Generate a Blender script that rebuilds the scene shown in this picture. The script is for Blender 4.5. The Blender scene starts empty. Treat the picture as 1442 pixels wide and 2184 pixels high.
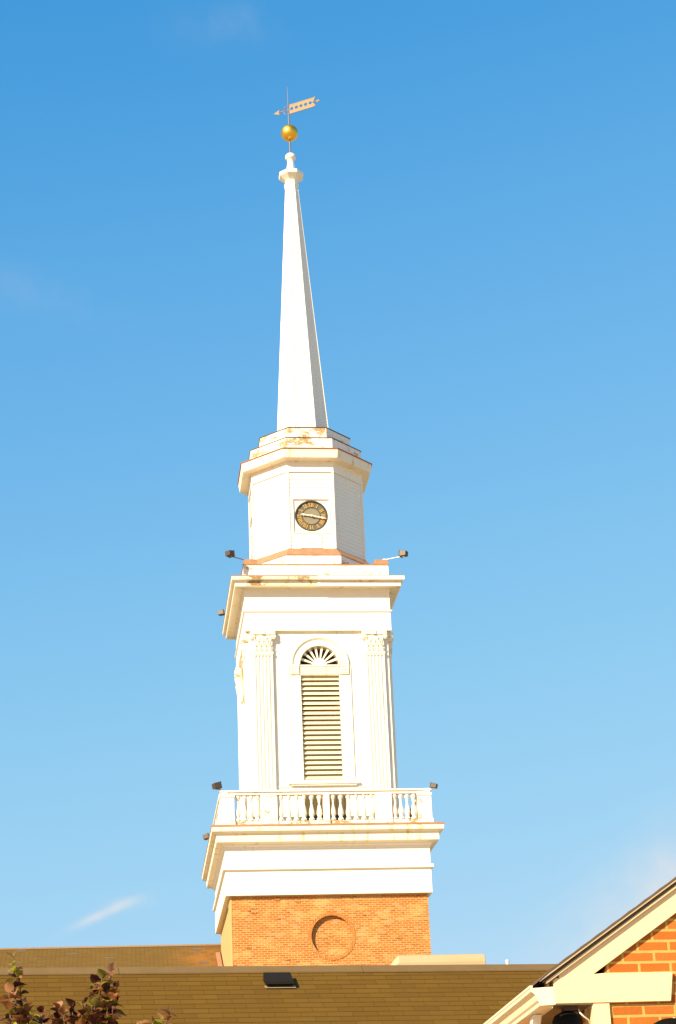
import bpy, math, random
from mathutils import Vector, Matrix
R = math.radians
random.seed(7)
S = bpy.context.scene

# ------------------------------------------------------------------ camera
cam_d = bpy.data.cameras.new('camera')
cam = bpy.data.objects.new('camera', cam_d)
S.collection.objects.link(cam)
S.camera = cam
_r = Vector((0.99373738, -0.10499494, -0.03823711))
_u = Vector((-0.00438871, -0.37860412, 0.9255483))
_w = Vector((0.11165462, 0.91958414, 0.37669386))
_m = Matrix((_r, _u, -_w)).transposed().to_4x4()
_m.translation = Vector((-7.5932819, -73.25470481, 1.6))
cam.matrix_world = _m
cam_d.sensor_fit = 'VERTICAL'
cam_d.sensor_height = 24.0
cam_d.lens = 24.0 * 4250.19 / 2184.0
cam_d.clip_start = 0.1
cam_d.clip_end = 6000

# ------------------------------------------------------------------ light
SUN_AZ, SUN_EL = R(46), R(30)          # azimuth from the viewer's side of the tower towards the left
to_sun = Vector((-math.sin(SUN_AZ)*math.cos(SUN_EL), -math.cos(SUN_AZ)*math.cos(SUN_EL), math.sin(SUN_EL)))
sd = bpy.data.lights.new('sun', 'SUN')
sd.energy = 5.0
sd.angle = R(0.5)
sd.color = (1.0, 0.88, 0.62)
sun = bpy.data.objects.new('sun', sd)
S.collection.objects.link(sun)
sun.rotation_euler = to_sun.to_track_quat('Z', 'Y').to_euler()

world = bpy.data.worlds.new('World')
S.world = world
world.use_nodes = True
S.view_settings.view_transform = 'Standard'
S.view_settings.look = 'None'
S.view_settings.gamma = 1
EXPO = 0.95
S.view_settings.exposure = EXPO
try:
    S.cycles.max_bounces = 6
    S.cycles.use_denoising = True
except Exception:
    pass


class NT:
    """tiny node-tree helper"""
    def __init__(s, nt):
        s.t = nt
        s.t.nodes.clear()
    def n(s, typ, **kw):
        nd = s.t.nodes.new(typ)
        for k, v in kw.items():
            if k.startswith('i_'):
                key = k[2:]
                nd.inputs[int(key) if key.isdigit() else key.replace('_', ' ')].default_value = v
            else:
                setattr(nd, k, v)
        return nd
    def l(s, a, b):
        s.t.links.new(a, b)
    def math(s, op, a, b=None, c=None, clamp=False):
        nd = s.t.nodes.new('ShaderNodeMath'); nd.operation = op; nd.use_clamp = clamp
        for i, v in enumerate((a, b, c)):
            if v is None: continue
            if isinstance(v, (int, float)): nd.inputs[i].default_value = v
            else: s.l(v, nd.inputs[i])
        return nd.outputs[0]
    def mix(s, fac, a, b, blend='MIX'):
        nd = s.t.nodes.new('ShaderNodeMix'); nd.data_type = 'RGBA'; nd.blend_type = blend
        for sock, v in ((nd.inputs[0], fac), (nd.inputs[6], a), (nd.inputs[7], b)):
            if isinstance(v, (int, float)): sock.default_value = v
            elif isinstance(v, tuple): sock.default_value = v if len(v) == 4 else (*v, 1)
            else: s.l(v, sock)
        return nd.outputs[2]
    def ramp(s, fac, lo, hi):
        nd = s.t.nodes.new('ShaderNodeMapRange'); nd.interpolation_type = 'SMOOTHSTEP'
        s.l(fac, nd.inputs[0]); nd.inputs[1].default_value = lo; nd.inputs[2].default_value = hi
        return nd.outputs[0]
    def noise(s, vec, scale, detail=3, rough=.55):
        nd = s.t.nodes.new('ShaderNodeTexNoise')
        nd.inputs['Scale'].default_value = scale; nd.inputs['Detail'].default_value = detail
        nd.inputs['Roughness'].default_value = rough
        if vec is not None: s.l(vec, nd.inputs['Vector'])
        return nd.outputs[0]
    def mapping(s, vec, scale=(1, 1, 1), loc=(0, 0, 0), rot=(0, 0, 0)):
        nd = s.t.nodes.new('ShaderNodeMapping')
        nd.inputs['Scale'].default_value = scale; nd.inputs['Location'].default_value = loc
        nd.inputs['Rotation'].default_value = rot
        s.l(vec, nd.inputs['Vector'])
        return nd.outputs[0]


# world: physical sky, slightly graded, with a few thin clouds at fixed compass directions
W = NT(world.node_tree)
tc = W.n('ShaderNodeTexCoord')
sky = W.n('ShaderNodeTexSky', sky_type='NISHITA', sun_disc=False)
sky.sun_elevation = SUN_EL
sky.sun_rotation = math.atan2(to_sun.x, to_sun.y)
sky.altitude = 0; sky.air_density = 1.0; sky.dust_density = 0.6; sky.ozone_density = 1.6
def scale_col(c, k):
    nd = W.n('ShaderNodeVectorMath', operation='SCALE'); W.l(c, nd.inputs[0]); nd.inputs['Scale'].default_value = k
    return nd.outputs[0]
cur = W.n('ShaderNodeRGBCurve')        # deep autumn blue: per-channel grade of the physical sky
for ci, pts in enumerate((((0, 0), (.13, .042), (.15, .066), (.192, .13), (.332, .28), (.532, .42), (1, .84)),
                          ((0, 0), (.247, .332), (.32, .43), (.537, .60), (.81, .69), (1, .755)),
                          ((0, 0), (.3, .55), (.435, .71), (.554, .80), (.844, .88), (1, .90)))):
    cv = cur.mapping.curves[ci]
    cv.points[0].location = pts[0]; cv.points[1].location = pts[-1]
    for q in pts[1:-1]: cv.points.new(*q)
cur.mapping.extend = 'EXTRAPOLATED'
cur.mapping.update()
W.l(scale_col(sky.outputs[0], .168), cur.inputs['Color'])
col = cur.outputs[0]

def wdir(px, py):
    return (_w + _r*((px-721)/4250.19) - _u*((py-1092)/4250.19)).normalized()

def cloud(col, px, py, ax, ay, la, lb, amt, nscale, lo, hi, tint):
    d = wdir(px, py)
    e1 = (_r*ax - _u*ay).normalized(); e1 = (e1 - d*e1.dot(d)).normalized(); e2 = d.cross(e1)
    out = []
    for e, L in ((e1, la), (e2, lb)):
        nd = W.n('ShaderNodeVectorMath', operation='DOT_PRODUCT'); W.l(tc.outputs['Generated'], nd.inputs[0])
        nd.inputs[1].default_value = e
        q = W.math('DIVIDE', nd.outputs['Value'], L/4250.19)
        out.append(W.math('MULTIPLY', q, q))
    g = W.math('POWER', 2.718, W.math('MULTIPLY', W.math('ADD', out[0], out[1]), -1.0))
    nz = W.ramp(W.noise(tc.outputs['Generated'], nscale, 5, .6), lo, hi)
    ahead = W.n('ShaderNodeVectorMath', operation='DOT_PRODUCT'); W.l(tc.outputs['Generated'], ahead.inputs[0])
    ahead.inputs[1].default_value = d
    g = W.math('MULTIPLY', g, W.math('GREATER_THAN', ahead.outputs['Value'], 0.0))
    f = W.math('MULTIPLY', W.math('MULTIPLY', g, nz), amt, clamp=True)
    return W.mix(f, col, tint)

CT = (.80, .80, .80)
col = cloud(col, 222, 1948, 1, -.46, 62, 9, .75, 60, .1, .6, CT)
col = cloud(col, 275, 1925, 1, -.1, 45, 12, .35, 60, .2, .7, CT)
col = cloud(col, 1390, 1930, 1, -.9, 230, 95, .9, 22, .2, .75, CT)
col = cloud(col, 1290, 2000, 1, -.9, 90, 35, .35, 40, .3, .75, CT)
col = cloud(col, 500, 50, 1, -.05, 110, 45, .13, 20, .3, .75, CT)
col = cloud(col, 70, 630, 1, .3, 150, 45, .10, 20, .3, .75, CT)
bg = W.n('ShaderNodeBackground', i_Strength=0.1)
W.l(scale_col(col, 1/(.1*2**EXPO)), bg.inputs['Color'])
wo = W.n('ShaderNodeOutputWorld')
W.l(bg.outputs[0], wo.inputs['Surface'])


# ------------------------------------------------------------------ materials
def mat(name):
    m = bpy.data.materials.new(name); m.use_nodes = True
    t = NT(m.node_tree)
    b = t.n('ShaderNodeBsdfPrincipled'); o = t.n('ShaderNodeOutputMaterial')
    t.l(b.outputs[0], o.inputs['Surface'])
    c = t.n('ShaderNodeTexCoord')
    return m, t, b, c.outputs['Object']

def bump(t, b, h, strength=.3, dist=.01):
    nd = t.n('ShaderNodeBump', i_Strength=strength, i_Distance=dist)
    t.l(h, nd.inputs['Height']); t.l(nd.outputs[0], b.inputs['Normal'])

def paint(name, base, peel=0.0, peel_col=(.42, .27, .12), rough=.55, dirt=.12, rust=0.0, warm=(.62, .5, .3)):
    """oil paint on timber: faint grime, optional flaking down to the wood, optional rust runs"""
    m, t, b, v = mat(name)
    n1 = t.noise(v, .9, 4); n2 = t.noise(t.mapping(v, (6, 6, .7)), 1.0, 4)
    g = t.math('MULTIPLY', t.ramp(n1, .35, .75), t.ramp(n2, .4, .8))
    c = t.mix(t.math('MULTIPLY', g, dirt*3, clamp=True), base, warm)
    if rust:
        s = t.noise(t.mapping(v, (2.3, 2.3, .12)), 1.6, 2)
        k = t.math('MULTIPLY', t.ramp(s, .585, .67), t.ramp(t.noise(v, 5, 3), .35, .6))
        c = t.mix(t.math('MULTIPLY', k, rust, clamp=True), c, (.62, .36, .08))
    run = t.math('MULTIPLY', t.ramp(t.noise(t.mapping(v, (5, 5, .35)), 1.0, 3), .56, .74), t.ramp(t.noise(v, .55, 3), .42, .62))
    c = t.mix(t.math('MULTIPLY', run, min(.6, dirt*4.5)), c, tuple(x*k_ for x, k_ in zip(base, (.62, .52, .42))))
    h = t.noise(t.mapping(v, (8, 8, 30)), 2, 4)
    if peel:
        a = t.noise(t.mapping(v, (1, 1, 1.7)), 1.5, 2); f = t.noise(t.mapping(v, (1, 1, 2.2)), 7, 6, .7)
        k = t.ramp(t.math('ADD', t.math('MULTIPLY', a, .55), t.math('MULTIPLY', f, .45)), .66-peel*.16, .71-peel*.16)
        pc = t.mix(t.ramp(t.noise(v, 16, 3), .35, .65), peel_col, tuple(min(1, x*1.7) for x in peel_col))
        c = t.mix(k, c, pc)
        h = t.math('SUBTRACT', t.math('MULTIPLY', h, .3), k)
    t.l(c, b.inputs['Base Color'])
    b.inputs['Roughness'].default_value = rough
    bump(t, b, h, .25, .008)
    return m

def plain(name, colr, rough=.5, metal=0.0, var=.25, scale=6, bumpy=.1):
    m, t, b, v = mat(name)
    n1 = t.noise(v, scale, 4)
    c = t.mix(n1, tuple(x*(1-var) for x in colr), tuple(min(1, x*(1+var)) for x in colr))
    t.l(c, b.inputs['Base Color'])
    b.inputs['Roughness'].default_value = rough; b.inputs['Metallic'].default_value = metal
    if max(colr) < .02: b.inputs['Specular IOR Level'].default_value = .12
    if bumpy: bump(t, b, t.noise(v, scale*4, 3), bumpy, .01)
    return m

def brick(name, c1, c2, mortar, bw, rh, ms, odd, smooth=.1, patch=0.0, bstr=.6, loc=(0, 0, 0)):
    m, t, b, v = mat(name)
    sp = t.n('ShaderNodeSeparateXYZ'); t.l(v, sp.inputs[0])
    cb = t.n('ShaderNodeCombineXYZ')
    t.l(t.math('ADD', sp.outputs[0], sp.outputs[1]), cb.inputs[0]); t.l(sp.outputs[2], cb.inputs[1])
    wob = t.n('ShaderNodeVectorMath', operation='MULTIPLY_ADD')
    nw = t.n('ShaderNodeTexNoise', i_Scale=9.0, i_Detail=2.0); t.l(v, nw.inputs['Vector'])
    t.l(nw.outputs['Color'], wob.inputs[0]); wob.inputs[1].default_value = (.008, .006, 0); t.l(cb.outputs[0], wob.inputs[2])
    vec = t.mapping(wob.outputs[0], loc=loc)
    br = t.n('ShaderNodeTexBrick', offset=.5, i_Scale=1.0, i_Mortar_Size=ms, i_Mortar_Smooth=smooth, i_Bias=-.1,
             i_Brick_Width=bw, i_Row_Height=rh)
    br.inputs['Color1'].default_value = (*c1, 1); br.inputs['Color2'].default_value = (*c2, 1)
    br.inputs['Mortar'].default_value = (*mortar, 1)
    t.l(vec, br.inputs['Vector'])
    # a second brick pattern with the same joints picks out the odd burnt or bleached bricks
    b2 = t.n('ShaderNodeTexBrick', offset=.5, i_Scale=1.0, i_Mortar_Size=0.0, i_Bias=0.0, i_Brick_Width=bw, i_Row_Height=rh)
    b2.inputs['Color1'].default_value = (0, 0, 0, 1); b2.inputs['Color2'].default_value = (1, 1, 1, 1)
    t.l(vec, b2.inputs['Vector'])
    c = br.outputs['Color']
    isb = t.math('SUBTRACT', 1.0, br.outputs['Fac'])
    pick = t.math('MULTIPLY', t.math('MULTIPLY', t.ramp(b2.outputs['Color'], .86, .9), isb), .45)
    c = t.mix(pick, c, odd)
    c = t.mix(t.math('MULTIPLY', t.noise(v, 22, 5, .7), .5), c, (c1[0]*.55, c1[1]*.5, c1[2]*.5))
    if patch:
        k = t.math('MULTIPLY', t.ramp(t.math('ADD', t.math('MULTIPLY', t.noise(t.mapping(v, (1, 1, 2.6)), 1.1, 4), .7),
                   t.math('MULTIPLY', t.noise(t.mapping(v, (1, 1, 2.5)), 4.5, 4, .7), .3)), .5, .62), patch)
        c = t.mix(k, c, mortar)
    t.l(c, b.inputs['Base Color'])
    b.inputs['Roughness'].default_value = .9
    h = t.math('ADD', t.math('MULTIPLY', isb, 1.0), t.math('MULTIPLY', t.noise(v, 45, 5, .7), .6))
    bump(t, b, h, bstr, .008)
    return m

def shingle(name, c1, c2, slope_k, tab, row, gap=.006, spots=(.3, .2, .1), tint=None):
    m, t, b, v = mat(name)
    sp = t.n('ShaderNodeSeparateXYZ'); t.l(v, sp.inputs[0])
    cb = t.n('ShaderNodeCombineXYZ')
    t.l(sp.outputs[0], cb.inputs[0]); t.l(t.math('MULTIPLY', sp.outputs[1], slope_k), cb.inputs[1])
    br = t.n('ShaderNodeTexBrick', offset=.5, i_Scale=1.0, i_Mortar_Size=gap, i_Mortar_Smooth=.2, i_Bias=0.0,
             i_Brick_Width=tab, i_Row_Height=row)
    br.inputs['Color1'].default_value = (*c1, 1); br.inputs['Color2'].default_value = (*c2, 1)
    br.inputs['Mortar'].default_value = (c1[0]*.55, c1[1]*.5, c1[2]*.5, 1)
    t.l(cb.outputs[0], br.inputs['Vector'])
    c = br.outputs['Color']
    c = t.mix(t.math('MULTIPLY', t.ramp(t.noise(v, 1.3, 4), .35, .75), .45), c, spots)
    if tint:      # rust-tinted run-off beside the copper flashing of the tower
        ds = t.n('ShaderNodeVectorMath', operation='DISTANCE'); t.l(v, ds.inputs[0]); ds.inputs[1].default_value = tint
        k = t.math('MULTIPLY', t.math('SUBTRACT', 1.0, t.ramp(ds.outputs['Value'], .4, 2.3)), t.ramp(t.noise(v, 2.2, 3), .25, .6))
        c = t.mix(t.math('MULTIPLY', k, .75), c, (.34, .135, .03))
    gr = t.noise(v, 220, 2, .8)
    c = t.mix(t.math('MULTIPLY', t.ramp(gr, .3, .75), .45), c, (c1[0]*.5, c1[1]*.5, c1[2]*.5))
    t.l(c, b.inputs['Base Color'])
    b.inputs['Roughness'].default_value = .95; b.inputs['Specular IOR Level'].default_value = .08
    bump(t, b, t.math('ADD', gr, t.math('MULTIPLY', br.outputs['Fac'], -1.2)), .35, .004)
    return m

WHITE = paint('white_paint', (.82, .75, .635), dirt=.1)
WHITE_SIDING = paint('white_siding_paint', (.82, .75, .64), dirt=.06)
CORNICE = paint('cornice_paint', (.81, .71, .54), rust=.8, dirt=.1)  # creamier than the white: warm bounce under the soffits put into the colour
PEEL = paint('peeling_paint', (.81, .74, .63), peel=.62, peel_col=(.34, .21, .09))
PEEL_HARD = paint('badly_peeling_paint', (.8, .73, .61), peel=.8, peel_col=(.30, .18, .075))
CAPITAL_M = paint('weathered_plaster', (.79, .71, .57), peel=.4, peel_col=(.55, .43, .25), dirt=.2)
CREAM = paint('cream_stucco', (.50, .335, .125), dirt=.25, rough=.85, warm=(.5, .36, .16))
CREAM_TRIM = paint('cream_trim_paint', (.78, .575, .325), dirt=.06, warm=(.6, .45, .2))
BARE = paint('bare_stained_wood', (.72, .6, .42), peel=.78, peel_col=(.22, .13, .04), dirt=.3)
COPPER = plain('copper_sheet', (.36, .175, .088), .7, .1, .4, 3.5)
COPPER_DARK = plain('dark_copper_edge', (.09, .035, .02), .6, .2, .3, 3)
GOLD = plain('gold_leaf', (1.0, .49, .07), .4, 1.0, .25, 5, .05)
GILT = plain('worn_gilding', (.22, .13, .048), .6, 0.0, .35, 14, .1)
IRON = plain('grey_iron', (.16, .14, .125), .6, .3, .2)
FIXTURE = plain('bronze_fixture_metal', (.075, .05, .035), .5, .3, .2)
BLACK = plain('black_metal', (.006, .005, .004), .8, .1, .2)
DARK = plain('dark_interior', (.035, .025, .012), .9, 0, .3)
DOOR_M = plain('dark_olive_door_paint', (.085, .06, .016), .7, 0, .3)
LENS = plain('lamp_glass', (.12, .12, .12), .08, 0, .1, 3, 0)
DIAL = plain('clock_dial_olive', (.115, .105, .07), .6, 0, .12, 9)
DIAL_RIM = plain('clock_rim_dark', (.045, .04, .027), .6, 0, .2, 9)
DIAL_MID = plain('clock_centre_tan', (.215, .18, .115), .6, 0, .12, 9)
NUMERAL = plain('gilt_numerals', (.47, .275, .075), .55, .1, .15, 20)
HAND = plain('silvered_hands', (.8, .66, .55), .5, 0, .2, 20)
TIN = plain('white_sheet_metal', (.46, .34, .18), .5, .1, .08, 2)
PVC = plain('white_plastic_pipe', (.75, .72, .66), .5, 0, .06)
RIDGE_M = plain('brown_ridge_cap', (.14, .08, .025), .95, 0, .18, 5, .2)
GUTTER_M = plain('cream_aluminium_gutter', (.78, .66, .47), .38, 0, .05, 4, .03)
TOWER_BRICK = brick('tower_brick', (.39, .105, .013), (.52, .18, .026), (.62, .40, .135), .208, .0748, .011,
                    (.36, .33, .22), patch=.38, bstr=.9)
RING_BRICK = brick('ring_brick', (.46, .13, .018), (.58, .22, .035), (.55, .35, .12), .07, .5, .008, (.5, .36, .2))
NEAR_BRICK = brick('gable_brick', (.42, .105, .005), (.52, .155, .009), (.62, .37, .09), .214, .0697, .0095,
                   (.42, .13, .02), bstr=.8, loc=(.03, .012, 0))
ROOF_NEAR = shingle('brown_shingles', (.122, .063, .010), (.15, .079, .013), 1.19, .3, .1271, spots=(.105, .055, .011), gap=.0032)
ROOF_FAR = shingle('tan_shingles', (.148, .085, .023), (.175, .104, .03), 1.11, .335, .16, gap=.012, spots=(.13, .085, .025),
                   tint=(-3.6, 3.0, 14.5))
PATCH_M = plain('grey_replacement_shingle', (.12, .09, .055), .95, 0, .3, 30)
BARK = plain('grey_brown_bark', (.1, .06, .035), .95, 0, .35, 20, .5)
LEAVES = []
for nm, cc in (('leaf_maroon', (.055, .014, .01)), ('leaf_russet', (.26, .10, .03)), ('leaf_pink_brown', (.38, .18, .085)),
               ('leaf_olive', (.17, .13, .018)), ('leaf_yellow_green', (.30, .30, .025))):
    m, t, b, v = mat(nm)
    t.l(t.mix(t.noise(v, 26, 3), tuple(x*.6 for x in cc), tuple(min(1, x*1.35) for x in cc)), b.inputs['Base Color'])
    b.inputs['Roughness'].default_value = .38
    tr = t.n('ShaderNodeBsdfTranslucent'); tr.inputs['Color'].default_value = (*[min(1, x*1.6) for x in cc], 1)
    ms_ = t.n('ShaderNodeMixShader'); ms_.inputs[0].default_value = .3
    t.l(b.outputs[0], ms_.inputs[1]); t.l(tr.outputs[0], ms_.inputs[2])
    t.l(ms_.outputs[0], [n_ for n_ in t.t.nodes if n_.type == 'OUTPUT_MATERIAL'][0].inputs['Surface'])
    LEAVES.append(m)
m, t, b, v = mat('grass_and_paving')
t.l(t.mix(t.ramp(t.noise(v, .06, 4), .34, .48), (.14, .12, .04), (.42, .32, .19)), b.inputs['Base Color'])
b.inputs['Roughness'].default_value = .95
GROUND_M = m


# ------------------------------------------------------------------ mesh helpers
class MB:
    def __init__(s):
        s.v = []; s.f = []; s.mi = []; s.X = Matrix.Identity(4); s.k = 0
    def add(s, vs, fs, k=None):
        o = len(s.v)
        s.v += [s.X @ Vector(p) for p in vs]
        s.f += [tuple(i+o for i in f) for f in fs]
        s.mi += [s.k if k is None else k]*len(fs)
        return s
    def box(s, x0, x1, y0, y1, z0, z1, k=None):
        return s.add([(x0, y0, z0), (x1, y0, z0), (x1, y1, z0), (x0, y1, z0), (x0, y0, z1), (x1, y0, z1), (x1, y1, z1), (x0, y1, z1)],
                     [(3, 2, 1, 0), (4, 5, 6, 7), (0, 1, 5, 4), (1, 2, 6, 5), (2, 3, 7, 6), (3, 0, 4, 7)], k)
    def loft(s, prof, n=4, cap0=False, cap1=False, k=None, off=None):
        """stack of regular n-gons (apothem, z); one face looks towards -Y"""
        vs, fs = [], []
        for j, (a, z) in enumerate(prof):
            rr = a/math.cos(math.pi/n)
            ox = off(z) if off else 0
            for i in range(n):
                an = -math.pi/2 - math.pi/n + 2*math.pi*i/n
                vs.append((rr*math.cos(an)+ox, rr*math.sin(an), z))
        for j in range(len(prof)-1):
            for i in range(n):
                a, b_ = j*n+i, j*n+(i+1) % n
                fs.append((a, b_, b_+n, a+n))
        if cap0: fs.append(tuple(range(n))[::-1])
        if cap1: fs.append(tuple(range((len(prof)-1)*n, len(prof)*n)))
        return s.add(vs, fs, k)
    def lathe(s, prof, n=24, c=(0, 0, 0), k=None):
        vs, fs = [], []
        for r_, z in prof:
            for i in range(n):
                an = 2*math.pi*i/n
                vs.append((c[0]+r_*math.cos(an), c[1]+r_*math.sin(an), c[2]+z))
        for j in range(len(prof)-1):
            for i in range(n):
                a, b_ = j*n+i, j*n+(i+1) % n
                fs.append((a, b_, b_+n, a+n))
        fs.append(tuple(range(n))[::-1]); fs.append(tuple(range((len(prof)-1)*n, len(prof)*n)))
        return s.add(vs, fs, k)
    def prism_y(s, poly, y0, y1, k=None):
        """polygon in x,z extruded from y0 (front) to y1"""
        n = len(poly)
        vs = [(p[0], y0, p[1]) for p in poly] + [(p[0], y1, p[1]) for p in poly]
        fs = [tuple(range(n)), tuple(range(n, 2*n))[::-1]] + [(i, i+n, (i+1) % n+n, (i+1) % n) for i in range(n)]
        return s.add(vs, fs, k)
    def prism_z(s, poly, z0, z1, k=None):
        n = len(poly)
        vs = [(p[0], p[1], z0) for p in poly] + [(p[0], p[1], z1) for p in poly]
        fs = [tuple(range(n))[::-1], tuple(range(n, 2*n))] + [(i, (i+1) % n, (i+1) % n+n, i+n) for i in range(n)]
        return s.add(vs, fs, k)
    def prism_x(s, poly, x0, x1, k=None):
        """polygon in y,z"""
        n = len(poly)
        vs = [(x0, p[0], p[1]) for p in poly] + [(x1, p[0], p[1]) for p in poly]
        fs = [tuple(range(n)), tuple(range(n, 2*n))[::-1]] + [(i, i+n, (i+1) % n+n, (i+1) % n) for i in range(n)]
        return s.add(vs, fs, k)
    def tube(s, pts, rad, n=8, k=None):
        pts = [Vector(p) for p in pts]
        rads = rad if isinstance(rad, (list, tuple)) else [rad]*len(pts)
        vs, fs = [], []
        up = Vector((0.13, .21, .97))
        for i, p in enumerate(pts):
            d = (pts[min(i+1, len(pts)-1)] - pts[max(i-1, 0)]).normalized()
            a = d.cross(up)
            if a.length < .05: a = d.cross(Vector((1, 0, 0)))
            a.normalize(); b_ = d.cross(a)
            for q in range(n):
                an = 2*math.pi*q/n
                vs.append(tuple(p + (a*math.cos(an)+b_*math.sin(an))*rads[i]))
        for j in range(len(pts)-1):
            for i in range(n):
                a, b_ = j*n+i, j*n+(i+1) % n
                fs.append((a, b_, b_+n, a+n))
        fs.append(tuple(range(n))[::-1]); fs.append(tuple(range((len(pts)-1)*n, len(pts)*n)))
        return s.add(vs, fs, k)
    def plate_hole(s, rect, hole, c, y, ydepth=None, k=None, kr=None):
        """upright rectangle at depth y with a convex hole; optional reveal going back to ydepth"""
        x0, x1, z0, z1 = rect
        def on_rect(an):
            dx, dz = math.cos(an), math.sin(an); ts = []
            if abs(dx) > 1e-9: ts += [((x1 if dx > 0 else x0)-c[0])/dx]
            if abs(dz) > 1e-9: ts += [((z1 if dz > 0 else z0)-c[1])/dz]
            tt = min(q for q in ts if q > 0)
            return (c[0]+dx*tt, c[1]+dz*tt)
        ha = sorted((math.atan2(p[1]-c[1], p[0]-c[0]), p) for p in hole)
        def on_hole(an):
            m_ = len(ha)
            for i in range(m_):
                a0, p0 = ha[i]; a1, p1 = ha[(i+1) % m_]
                if i == m_-1: a1 += 2*math.pi
                for aa in (an, an+2*math.pi):
                    if a0-1e-9 <= aa <= a1+1e-9:
                        d = (math.cos(aa), math.sin(aa)); e = (p1[0]-p0[0], p1[1]-p0[1]); w_ = (p0[0]-c[0], p0[1]-c[1])
                        den = d[0]*e[1]-d[1]*e[0]
                        if abs(den) < 1e-12: return p0
                        tt = (w_[0]*e[1]-w_[1]*e[0])/den
                        return (c[0]+d[0]*tt, c[1]+d[1]*tt)
        angs = sorted(set([round(a, 9) for a, _ in ha] + [round(math.atan2(z-c[1], x-c[0]), 9) for x in (x0, x1) for z in (z0, z1)]))
        vs, fs = [], []
        for a in angs:
            o = on_rect(a); h = on_hole(a)
            vs += [(o[0], y, o[1]), (h[0], y, h[1]), (h[0], y if ydepth is None else ydepth, h[1])]
        m_ = len(angs)
        f1 = [(3*i, 3*((i+1) % m_), 3*((i+1) % m_)+1, 3*i+1) for i in range(m_)]
        s.add(vs, f1, k)
        if ydepth is not None:
            o = len(s.v)-len(vs)
            for i in range(m_):
                j = (i+1) % m_
                s.f.append((o+3*i+1, o+3*j+1, o+3*j+2, o+3*i+2)); s.mi.append(s.k if kr is None else kr)
        return s
    def build(s, name, mats, parent=None, smooth=False, loc=(0, 0, 0), org=(0, 0, 0), bevel=0):
        me = bpy.data.meshes.new(name)
        o3 = Vector(org)
        me.from_pydata([tuple(p-o3) for p in s.v], [], s.f)
        if not isinstance(mats, (list, tuple)): mats = [mats]
        for m_ in mats: me.materials.append(m_)
        me.polygons.foreach_set('material_index', s.mi)
        if smooth: me.polygons.foreach_set('use_smooth', [True]*len(s.f))
        me.update()
        o = bpy.data.objects.new(name, me)
        S.collection.objects.link(o)
        o.location = loc
        if parent: o.parent = parent
        if bevel:
            bv = o.modifiers.new('bevel', 'BEVEL'); bv.width = bevel; bv.segments = 2; bv.limit_method = 'ANGLE'
        return o

def tag(o, label=None, cat=None, group=None, kind=None):
    if label: o['label'] = label
    if cat: o['category'] = cat
    if group: o['group'] = group
    if kind: o['kind'] = kind
    return o

def empty(name, loc, rz=0):
    o = bpy.data.objects.new(name, None); S.collection.objects.link(o)
    o.location = loc; o.rotation_euler = (0, 0, rz); o.empty_display_size = .3
    return o

def copy_tree(o, parent=None):
    c = o.copy(); S.collection.objects.link(c)
    if parent: c.parent = parent
    for ch in list(o.children): copy_tree(ch, c)
    return c

def four(o, parent, ks=(1, 2, 3)):
    """copies of a front-face part on the other faces of the tower"""
    out = [o]
    for k in ks:
        c = copy_tree(o, parent)
        c.rotation_euler = (0, 0, k*math.pi/2)
        out.append(c)
    return out

def circ(cx, cz, r_, a0, a1, n):
    return [(cx+r_*math.cos(R(a0+(a1-a0)*i/n)), cz+r_*math.sin(R(a0+(a1-a0)*i/n))) for i in range(n+1)]


# ------------------------------------------------------------------ ground
g = MB(); g.add([(-1500, -1500, 0), (1500, -1500, 0), (1500, 1500, 0), (-1500, 1500, 0)], [(0, 1, 2, 3)])
tag(g.build('ground', GROUND_M), kind='structure')

# ------------------------------------------------------------------ church
CH = tag(empty('church', (0, 0, 0)), 'white wooden church steeple with clock and needle spire rising from an orange brick tower', 'church')

# --- brick base with a round blind recess
RC = (0.05, 14.14)
hole = circ(RC[0], RC[1], .72, 0, 360, 64)[:-1]
b = MB()
b.plate_hole((-3.45, 3.52, 0, 15.62), hole, RC, -3.5, -3.375, kr=0)
b.add([(p[0], -3.375, p[1]) for p in hole], [tuple(range(len(hole)))])
b.add([(3.52, -3.5, 0), (3.52, 3.5, 0), (3.52, 3.5, 15.62), (3.52, -3.5, 15.62)], [(0, 1, 2, 3)])
b.add([(-3.45, 3.5, 0), (3.52, 3.5, 0), (3.52, 3.5, 15.62), (-3.45, 3.5, 15.62)], [(3, 2, 1, 0)])
rb = random.Random(3)
used = set()
for i in range(46):            # bricks standing a little proud of, and chipped corners in, the old face
    z = 12.2 + .0748*rb.randrange(0, 44); x = -3.3 + .104*rb.randrange(0, 64)
    if (x-RC[0])**2+(z-RC[1])**2 < 1.0: continue
    if (round(x, 1), round(z, 2)) in used: continue
    used |= {(round(x+q, 1), round(z, 2)) for q in (-.2, -.1, 0, .1, .2)}
    w_ = rb.choice((.09, .19, .19)); d = rb.uniform(.008, .024)
    b.box(x+.008, x+w_, -3.5-d, -3.49, z+.008, z+.06)
for x, z in ((-.33, 14.06), (-.25, 13.91), (.1, 13.986), (-.12, 14.135), (.22, 14.36), (.3, 13.84)):
    b.box(RC[0]+x, RC[0]+x+.17, -3.388, -3.36, z+.008, z+.06)
base = b.build('brick_base', TOWER_BRICK, CH)
b = MB(); n = 66
for i in range(n):             # the ring of bricks on edge round the recess
    a0, a1 = 360*i/n+.3, 360*(i+1)/n-.3; pr = .012+.008*rb.random()
    p = [(RC[0]+q*math.cos(R(a)), RC[1]+q*math.sin(R(a))) for q, a in ((.722, a0), (.835, a0), (.835, a1), (.722, a1))]
    b.prism_y(p, -3.5-pr, -3.45)
b.build('round_brick_surround', [RING_BRICK], base)
b = MB()
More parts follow.
